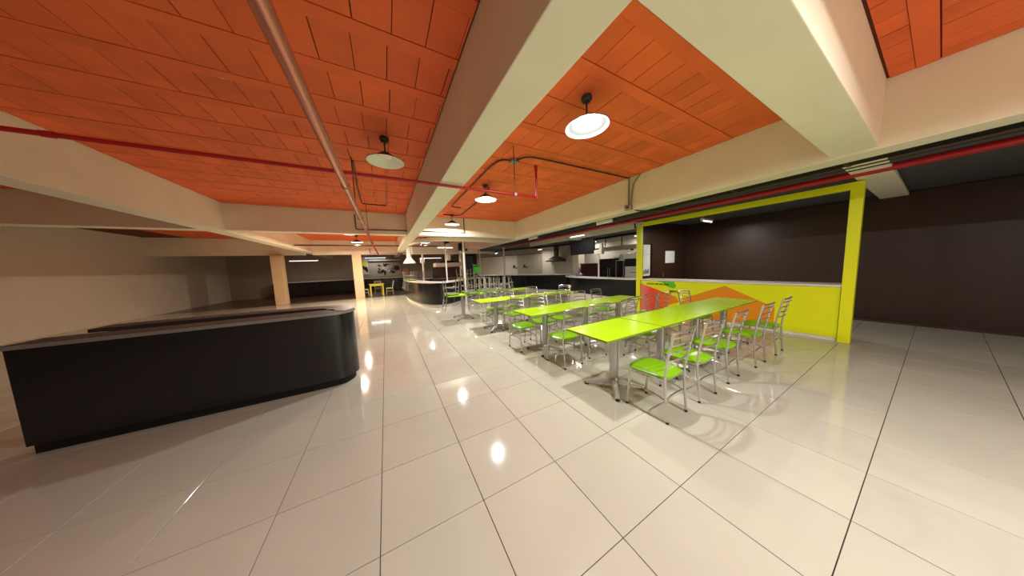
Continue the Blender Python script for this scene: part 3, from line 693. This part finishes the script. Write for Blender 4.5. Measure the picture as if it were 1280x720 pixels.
for k in range(4): MB().tube([(8.62 + .16 * k, 3.144, 1.84), (8.622 + .16 * k, 3.150, 1.84)], .012, 8).build('pin', M['dark'], t)
t = thing('cupboard', 'dark brown door in the stall behind the notice', 'cupboard', (0, 0, 0))
MB().box(7.76, 8.45, 3.12, 3.158, .02, 2.1).build('door_leaf', M['brown'], t)
MB().tube([(8.38, 3.10, 1.0), (8.38, 3.10, 1.15)], .012, 8).build('handle', M['steel'], t)
# black fronted stall fittings
t = thing('wall_screen', 'black flat screen hung from the soffit over the counter end', 'screen', (7.33, 5.74, 0), PI / 2 + .05)
MB().box(-.63, .63, -.035, .035, 1.92, 2.52, bev=.01).build('bezel', M['matblack'], t)
MB().box(-.60, .60, .035, .038, 1.95, 2.49).build('display', M['matblack'], t)
MB().tube([(0, -.03, 2.50), (0, -.03, 2.80)], .025, 8).build('ceiling_bracket', M['dark'], t)
t = thing('white_appliance', 'white cooker with a dark window beside the yellow post', 'cooker', (8.75, 4.24, 0), 0)
MB().box(-.28, .28, -.36, .36, 0, 1.36, bev=.01).build('body', M['whitep'], t)
MB().box(-.26, .30, -.36, .36, 1.36, 1.66).build('oven_window', M['matblack'], t)
MB().box(-.30, .32, -.40, .40, 1.66, 1.86, bev=.01).build('top_box', M['whitep'], t)
MB().box(-.285, -.28, -.2, .1, 1.12, 1.14).build('handle', M['dark'], t)
t = thing('steel_fridge', 'dark refrigerator at the back of the black fronted stall', 'refrigerator', (9.5, 5.82, 0), 0)
MB().box(-.42, .42, -.55, .55, 0.04, 1.72, bev=.015).build('body', M['matblack'], t)
MB().box(-.44, -.42, -.54, -.01, .1, 1.66, bev=.006).build('door', M['black'], t)
MB().box(-.44, -.42, .01, .54, .1, 1.66, bev=.006).build('door', M['black'], t)
for s in (-1, 1): MB().tube([(-.46, s * .05, .8), (-.46, s * .05, 1.3)], .012, 8).build('handle', M['steel'], t)
t = thing('steel_shelf', 'pale shelf carrying pots beside the dark refrigerator', 'shelf', (9.0, 4.95, 0), 0)
MB().box(-.25, .25, -.28, .28, 1.60, 1.63).build('board', M['white'], t)
for sx in (-1, 1):
    for sy in (-1, 1): MB().box(sx * .24 - .012, sx * .24 + .012, sy * .27 - .012, sy * .27 + .012, 0, 1.60).build('leg', M['grey'], t)
MB().box(-.25, .25, -.28, .28, .7, .72).build('board', M['grey'], t)
for k, (dx, dy, r, h, m) in enumerate(((-.1, .12, .09, .20, 'steel'), (0.02, -.12, .085, .26, 'whitep'))):
    t = thing('cooking_pot', ['steel pot on the pale shelf, left of two', 'white pot on the pale shelf, right of two'][k], 'pot', (9.0 + dx, 4.95 + dy, 1.63), 0, 'pots on the pale shelf')
    MB().lathe([(0, 0), (r, 0), (r, h), (r * 1.06, h + .005), (r * .9, h + .015), (0, h + .03)], 20).build('body', M[m], t, True)
    MB().tube([(0, 0, h + .03), (0, 0, h + .055)], .015, 8).build('knob', M['dark'], t)
t = thing('dark_bench', 'low dark maroon bench at the back of the black fronted stall', 'bench', (0, 0, 0))
MB().box(9.1, 9.95, 6.45, 7.6, 0, 1.50).build('body', M['maroon'], t)
MB().box(9.06, 9.97, 6.43, 7.62, 1.50, 1.54).build('top', M['dark'], t)
for k, (y, w_) in enumerate(((4.35, .75), (5.2, .85), (6.1, .85), (7.0, .85))):
    t = thing('wall_cupboard', 'beige cupboard high on the stall wall, ' + ['rightmost of four', 'second from right', 'third from right', 'leftmost of four'][k], 'cupboard', (9.86, y, 0), 0, 'beige cupboards high on the stall wall')
    MB().box(-.14, .14, -w_ / 2, w_ / 2, 2.28, 2.72, bev=.004).build('body', M['wallgrey'], t)
    MB().box(-.16, -.14, -w_ / 2 + .015, w_ / 2 - .015, 2.30, 2.70, bev=.003).build('door', M['wall'], t)
SK2 = 'dark sockets high on the beige stall wall'
for k, y in enumerate((4.98, 5.32)):
    t = thing('wall_socket', 'dark socket high on the beige stall wall, ' + ['right', 'left'][k] + ' of two', 'socket', (9.995, y, 2.10), 0, SK2)
    MB().box(-.03, 0, -.07, .07, -.04, .04, bev=.005).build('plate', M['dark'], t)
    MB().box(-.034, -.03, -.05, .05, -.02, .02).build('insert', M['rubber'], t)
t = tag(MB().tube(smooth_path([(9.97, 5.02, 2.06), (9.96, 5.3, 1.85), (9.96, 5.7, 1.74), (9.96, 6.3, 1.80)], 5), .012, 6).build('hanging_cable', M['dark'], None, True), 'dark cable drooping from the socket on the stall wall', 'cable')
post('white_post', 7.40, 4.95, 1.0, 2.05, 0.03, 'whitep', 'thin white post on the black counter below the screen')
t = thing('wall_box', 'cream angled box on top of the thin white post', 'box', (7.40, 4.95, 0))
MB().box(-.08, .08, -.20, .16, 1.88, 2.04, bev=.01).build('case', M['white'], t)
MB().box(-.06, .06, -.20, -.06, 2.04, 2.28, bev=.01).build('upper_arm', M['white'], t)
t = thing('counter_tray', 'grey dish at the curved end of the black counter', 'dish', (7.75, 6.35, 1.0))
MB().lathe([(0, 0), (.14, 0), (.17, .05), (.10, .12), (0, .15)], 20).build('cover', M['grey'], t, True)
MB().tube([(0, 0, .15), (0, 0, .18)], .02, 8).build('knob', M['dark'], t)

# ------------------------------------------------------------------ far end
far = thing('wall_mural', 'dark leafy mural painted on the far grey wall', 'mural', (0, 20.98, 0))
MB().box(-1.05, -.30, -.04, 0, 1.1, 2.35).build('board', M['wallgrey'], far)
MB().box(-.28, 1.35, -.04, 0, 1.1, 2.4).build('board', M['wallgrey'], far)
random.seed(3)
for k in range(26):
    a = random.uniform(0, 2 * PI); r = random.uniform(.35, .62); x = .22 + r * 1.15 * math.cos(a); z = 1.78 + r * .75 * math.sin(a)
    b = random.uniform(0, 2 * PI); l = random.uniform(.09, .2); wd = l * .4
    pts = [(x + l * math.cos(b), z + l * math.sin(b)), (x - wd * math.sin(b), z + wd * math.cos(b)), (x - l * math.cos(b), z - l * math.sin(b)), (x + wd * math.sin(b), z - wd * math.cos(b))]
    MB().add([(px, -.05, pz) for px, pz in pts] + [(px, -.04, pz) for px, pz in pts], [(0, 1, 2, 3), (7, 6, 5, 4), (0, 4, 5, 1), (1, 5, 6, 2), (2, 6, 7, 3), (3, 7, 4, 0)]).build('leaf', M['ink' if k % 3 else 'conduit'], far)
for k in range(7):
    x = random.uniform(-.1, .6); z = random.uniform(1.55, 1.95)
    MB().box(x, x + .22, -.052, -.04, z, z + .09).build('pale_stroke', M['paper'], far)
t = thing('bird_decal', 'yellow and black bird decal on the far wall by the column', 'decal', (-1.32, 20.98, 0))
MB().box(-.25, .25, -.02, 0, 1.35, 2.75).build('board', M['paper'], t)
def decal(name, pts, m): MB().add([(x, -.035, z) for x, z in pts] + [(x, -.02, z) for x, z in pts], [tuple(range(len(pts))), tuple(range(2 * len(pts) - 1, len(pts) - 1, -1))] + [(i, (i + 1) % len(pts), len(pts) + (i + 1) % len(pts), len(pts) + i) for i in range(len(pts))]).build(name, M[m], t)
decal('head', [(-.22, 2.24), (-.06, 2.38), (.10, 2.34), (.20, 2.20), (.14, 2.02), (-.02, 1.98), (-.12, 2.12)], 'yellow')
decal('body', [(-.20, 2.06), (-.06, 2.02), (.06, 1.96), (.14, 1.98), (.20, 1.82), (.22, 1.60), (.16, 1.50), (.02, 1.68), (-.12, 1.84)], 'ink')
t = thing('round_plaque', 'dark round plaque on the far wall right of the mural', 'plaque', (1.0, 20.96, 1.80))
MB().tube([(0, -.03, 0), (0, 0.0, 0)], .23, 24).build('disc', M['maroon'], t, True)
MB().tube([(0, -.035, 0), (0, -.028, 0)], .12, 20).build('centre', M['ink'], t, True)
t = thing('orange_stool', 'orange seat at the right end of the far counter', 'stool', (1.55, 19.2, 0))
MB().box(-.2, .2, -.2, .2, 1.10, 1.16, bev=.02).build('seat', M['orange'], t)
MB().box(-.2, .2, .16, .2, 1.16, 1.7, bev=.02).build('backrest', M['orange'], t)
MB().tube([(0, 0, .02), (0, 0, 1.1)], .035, 10).build('pole', M['steel'], t, True)
MB().lathe([(0, .03), (.22, .02), (.22, 0), (0, 0)], 20).build('base', M['steel'], t, True)
t = thing('far_shelf_light', 'pale long lamp box above the mural', 'lamp box', (0, 20.9, 0))
MB().box(-1.0, 1.35, -.12, 0.0, 2.42, 2.56, bev=.01).build('case', M['white'], t)
MB().box(-1.0, 1.35, -.13, 0.0, 2.36, 2.41).build('lower_rail', M['dark'], t)
# small dining set by the column
ty = table0.copy()
t = thing('yellow_table', 'pale yellow table by the peach column at the far left', 'table', (-0.45, 16.0, 0), 0.1)
MB().box(-.42, .42, -.34, .34, .73, .765, bev=.006).build('tabletop', M['chairyellow'], t)
for sx in (-1, 1):
    for sy in (-1, 1): MB().box(sx * .34 - .03, sx * .34 + .03, sy * .27 - .03, sy * .27 + .03, 0, .73).build('leg', M['chairyellow'], t)
MB().box(-.34, .34, -.28, -.25, .64, .73).build('apron', M['chairyellow'], t)
yproto = make_chair(M['chairyellow'], M['whitep']); yf = [False]
chair(0.28, 16.0, PI / 2, 'white framed yellow chair at the right of the pale yellow table', 'yellow seated chairs at the far left', yproto, yf)
chair(-1.10, 16.1, -PI / 2, 'white framed yellow chair at the left of the pale yellow table', 'yellow seated chairs at the far left', yproto, yf)
chair(-0.4, 16.75, PI, 'white framed yellow chair behind the pale yellow table', 'yellow seated chairs at the far left', yproto, yf)
bpy.data.objects.remove(ty)
